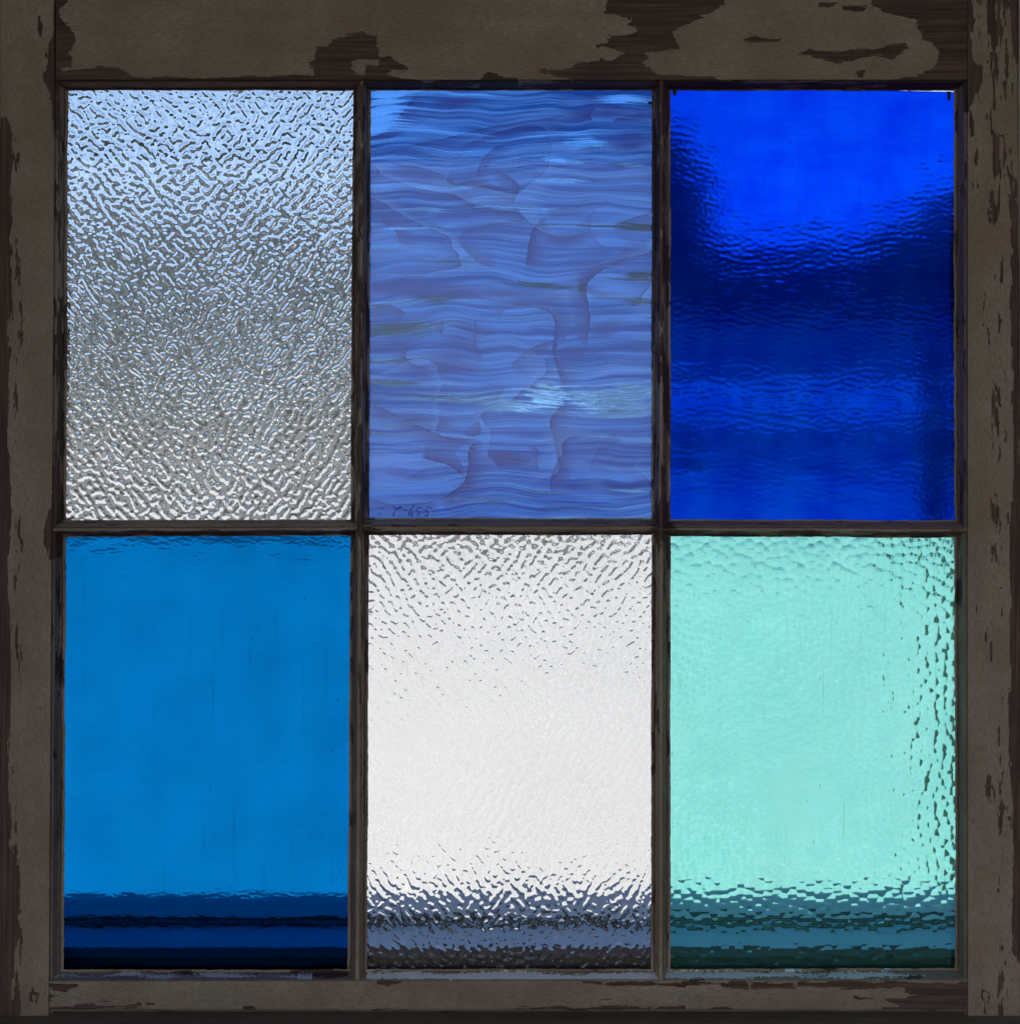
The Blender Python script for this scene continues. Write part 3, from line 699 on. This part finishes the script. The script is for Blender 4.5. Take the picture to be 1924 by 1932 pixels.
# (edge, strength): the violet lies on the right-hand side walking along the edge
FOLDS = [([(718,800),(722,780),(728,720),(735,680),(755,640),(790,605)], 1), ([(600,425),(660,455),(692,485),(690,510),(665,545),(660,570)], .8),
 ([(1045,795),(1010,812),(960,850),(945,880),(955,940),(965,1000),(955,1060),(950,1110)], 1), ([(610,1000),(630,960),(690,948),(770,958),(815,975),(832,1010),(833,1060),(820,1120),(830,1160),(845,1220),(870,1260),(885,1285)][::-1], .9),
 ([(885,1285),(850,1340),(808,1390),(820,1430),(830,1480),(845,1550),(825,1580),(812,1620),(818,1690)][::-1], 1), ([(380,1702),(420,1680),(475,1640),(490,1610),(500,1560),(492,1520),(510,1485),(545,1468)], 1),
 ([(310,1535),(380,1550),(440,1570),(475,1612)][::-1], .9), ([(220,705),(228,685),(215,660),(180,635),(150,620)], .9), ([(270,1095),(250,1130),(255,1160),(280,1178),(370,1205)], .8),
 ([(740,1485),(770,1510),(758,1550),(765,1590)], .6), ([(530,1390),(545,1420),(540,1450),(480,1452)], .7), ([(450,690),(480,660),(560,640),(650,625),(740,612)], .6),
 ([(450,690),(470,720),(500,750),(540,790),(600,800)][::-1], .7), ([(640,320),(580,350),(545,390),(530,430),(525,460)][::-1], .6), ([(930,130),(1000,150),(1060,180),(1120,188),(1200,195)], .6),
 ([(1050,645),(1100,620),(1150,605),(1200,592)], .7), ([(1200,750),(1100,765),(1045,795)], .7), ([(395,1005),(402,1040),(385,1060)], .8), ([(520,1000),(525,1060),(520,1120),(560,1130)], .6),
 ([(660,1180),(690,1150),(740,1110),(830,1085)], .7), ([(118,945),(180,945),(225,960),(258,985)], .8), ([(120,1330),(200,1360),(290,1410),(400,1460),(540,1468)], .8), ([(640,1260),(600,1320),(560,1370),(530,1392)], .5),
 ([(118,1700),(200,1720),(300,1715),(380,1702)], .6), ([(115,300),(170,285),(215,240),(240,200),(300,130)], .9), ([(1000,560),(960,620),(980,700),(1050,740)], .4), ([(820,1130),(880,1108),(950,1112)], .6),
 ([(120,340),(300,330),(420,300),(560,262),(760,235),(900,205)], .6), ([(200,400),(330,420),(420,455),(470,500),(520,540)], .7), ([(1040,560),(900,600),(800,606)], .4), ([(960,1590),(1000,1500),(1030,1450),(1080,1440)], .4)]
VIO = [(440,165,150,40,1.0,-5),(650,280,420,32,.8,-9),(1050,215,200,38,.75,4),(540,495,90,34,1.0,12),(300,880,260,40,.9,6),(1050,770,190,30,.8,-6),(480,1090,140,90,.9,0),(330,1400,180,32,.8,10),(1030,1040,90,40,.9,-20),
       (640,1540,150,40,.9,5),(1030,1560,170,28,.7,0),(260,1600,120,24,.5,8),(650,900,260,26,.5,0),(870,690,120,60,.65,0),(420,1190,200,26,.8,4),(200,740,120,14,.4,0),(900,860,110,22,.4,20),(1120,300,90,60,.6,0)]
CLR = [(945,315,85,22,1.5,0),(870,388,95,10,1.5,6),(1120,408,90,12,1.2,4),(870,466,95,12,1.4,0),(340,580,90,24,1.1,0),(680,572,180,8,1.3,2),(260,648,160,7,1.3,0),(430,778,110,7,1.2,0),(770,872,140,11,1.3,4),(932,880,16,16,1.3,0),(1160,830,55,14,1.3,0),
       (190,1250,80,20,1.1,0),(770,1672,90,7,1.2,2),(1110,1664,80,7,1.2,2),(540,1698,160,6,1.1,0),(160,190,110,60,1.35,-38),(230,1042,120,26,1.7,-4),(470,1310,360,26,1.0,4),(800,1300,60,44,2.1,8),(1050,1330,150,46,1.5,6),(1130,1270,80,14,1.3,0),
       (1100,150,110,26,1.2,6),(1160,935,60,14,.9,0),(700,1340,120,16,1.4,0),(1150,650,60,8,1.0,0),(380,930,60,22,.9,0)]
def opal_attrs(o, X, Y):
    near = np.full(X.shape, 1e9); SDv = np.full(X.shape, 60.); ST = np.zeros(X.shape)
    for e, (pts, stn) in enumerate(FOLDS):
        p = OC(pts)
        # round the corners
        for _ in range(2):
            q = [p[0]]
            for a_, b_ in zip(p[:-1], p[1:]):
                q += [(a_[0]*.75+b_[0]*.25, a_[1]*.75+b_[1]*.25), (a_[0]*.25+b_[0]*.75, a_[1]*.25+b_[1]*.75)]
            p = q + [p[-1]]
        tot = len(p) - 1; dmin = np.full(X.shape, 1e9); sgn = np.zeros(X.shape); tpos = np.zeros(X.shape)
        for i, ((ax, ay), (bx, by)) in enumerate(zip(p[:-1], p[1:])):
            ex, ey = bx - ax, by - ay; L = ex*ex + ey*ey + 1e-9
            t = np.clip(((X-ax)*ex + (Y-ay)*ey) / L, 0, 1); d = np.hypot(X-ax-t*ex, Y-ay-t*ey)
            m = d < dmin; dmin = np.where(m, d, dmin); sgn = np.where(m, np.sign(ex*(Y-ay) - ey*(X-ax)), sgn); tpos = np.where(m, (i + t) / tot, tpos)
        st_ = stn * np.clip(np.minimum(tpos, 1 - tpos) * 5, 0, 1) * np.clip(1.35 - dmin / 60, 0, 1)
        m = dmin < near
        near = np.where(m, dmin, near); SDv = np.where(m, np.clip(dmin * sgn, -60, 60), SDv); ST = np.where(m, st_, ST)
    def gs(L_):
        A = np.zeros(X.shape)
        for (cx, cy, rx, ry, h, an) in L_:
            (cx, cy), = OC([(cx, cy)]); rx *= .4882; ry *= .4882; c_, s_ = math.cos(R(an)), math.sin(R(an))
            dx = X - cx; dy = Y - cy; u = (dx*c_ + dy*s_) / rx; v = (-dx*s_ + dy*c_) / ry
            A = np.maximum(A, h * np.exp(-(u*u + v*v) * .9))
        return A
    for nm, A in (('fold', SDv), ('foldstrength', ST), ('violet', gs(VIO)), ('clear', gs(CLR))):
        k = o.data.attributes.new(nm, 'FLOAT', 'POINT'); buf = np.zeros(len(o.data.vertices), np.float32); buf[:A.size] = A.reshape(-1); k.data.foreach_set('value', buf)
OPXY = []
def opal_h(nx, ny, dx, X, Y):
    OPXY.append((X.copy(), Y.copy())); return ripple(606, 40, .02)(nx, ny, dx, X, Y)
op = pane([(691,163),(1239,163),(1237,986),(688,986)], 2.0, opal_h, [M['opal'], M['opal_front']], 'streaky opalescent glass in blue and violet wisps')

opal_attrs(op, *OPXY[0])
# ------------------------------------------------------------ pencilled number on the streaky pane (upside down), glazing points, splinters
def ink():
    g = N('grease_pencil'); v = g.obj()
    f = g.noise(v, 1500, 3, .7).outputs[0]
    t = g.n('ShaderNodeBsdfTransparent', {'Color': (1, 1, 1, 1)}).outputs[0]
    d = g.n('ShaderNodeBsdfDiffuse', {'Color': (.02, .03, .05, 1)}).outputs[0]
    return g.surf(g.n('ShaderNodeMixShader', {0: g.ramp(f, .35, .6, .35, .9), 1: t, 2: d}).outputs[0])
M['ink'] = ink()
HW = [[(660,350),(700,385),(740,410),(800,385),(855,362),(870,395),(800,412),(745,428),(700,490),(660,545),(652,585),(720,590)],
      [(940,440),(1010,452)], [(1170,285),(1182,330),(1120,430),(1062,530),(1050,590),(1090,545),(1140,520),(1165,560),(1125,640)],
      [(1395,432),(1370,388),(1305,385),(1270,430),(1288,500),(1330,525),(1315,575),(1240,580)],
      [(1660,412),(1600,380),(1530,395),(1490,450),(1505,490),(1560,500),(1560,560),(1505,592),(1460,582),(1570,612)],
      [(345,400),(412,402)], [(255,560),(292,550)], [(338,540),(345,592)]]
vs, fs = [], []
for s in HW:
    pts = [Vector((693 + x * .07367, 929.25 + y * .07367)) for x, y in s]
    pp = []
    for a, b_ in zip(pts[:-1], pts[1:]):
        for t in range(4): pp.append(a.lerp(b_, t / 4))
    pp.append(pts[-1])
    for i, p in enumerate(pp):
        t = (pp[min(i+1, len(pp)-1)] - pp[max(i-1, 0)]).normalized(); nn = Vector((-t.y, t.x)) * (.95 + .35 * math.sin(i * 1.7))
        for sgn in (1, -1):
            w_ = P(p.x + nn.x * sgn, p.y + nn.y * sgn, DG - .0001)
            vs.append(tuple(Vector(w_) - Vector(sash.location) - op.location))
        if i: k = len(vs); fs.append((k-4, k-3, k-1, k-2))
hw = mesh_obj('handwriting', vs, fs, M['ink'], op); hw['label'] = 'faint dark pencilled number 339-2 written upside down'
def tab(x0, y0, x1, y1, name='glazing_point', taper=.5):
    b = ([], [])
    a = [P(x, y, d) for d in (DG - .0012, DG - .0004) for x, y in ((x0, y0), (x1, y0), (x1 - (x1-x0)*taper*.4, y1), (x0 + (x1-x0)*taper*.4, y1))]
    a = [tuple(Vector(p) - sash.location) for p in a]
    return mesh_obj(name, a, [(0,1,2,3),(7,6,5,4),(0,4,5,1),(1,5,6,2),(2,6,7,3),(3,7,4,0)], M['metal'], sash)
tab(1268, 166, 1277, 180); tab(1786, 172, 1794, 189); tab(1222, 191, 1232, 196, taper=.1)
def splinter(pts, wd, d=.0185):
    vs = []
    for i, (x, y) in enumerate(pts):
        wq = wd * (1 - i / (len(pts) - .7))
        for dx, dd in ((-wq, 0), (wq * .5, -wq * PX), (wq * .5, wq * PX)): vs.append(tuple(Vector(P(x + dx * .5, y + dx * .5, d + dd)) - sash.location))
    fs = [(0, 1, 2)]
    for i in range(len(pts) - 1):
        for a in range(3): fs.append((i*3+a, i*3+(a+1) % 3, i*3+3+(a+1) % 3, i*3+3+a))
    fs.append((len(vs)-1, len(vs)-2, len(vs)-3))
    return mesh_obj('splinter', vs, fs, M['metal'], sash)
splinter([(690,1155),(700,1150),(707,1141)], 2.4); splinter([(690,1157),(702,1154),(709,1156)], 2.2); splinter([(692,1159),(700,1160),(704,1165)], 2)
splinter([(1232,905),(1226,900),(1221,890)], 1.6); splinter([(1232,925),(1226,930),(1220,936)], 1.4); splinter([(1232,918),(1227,915),(1225,905)], 1.4)
splinter([(126,982),(136,976),(143,972)], 2.2)
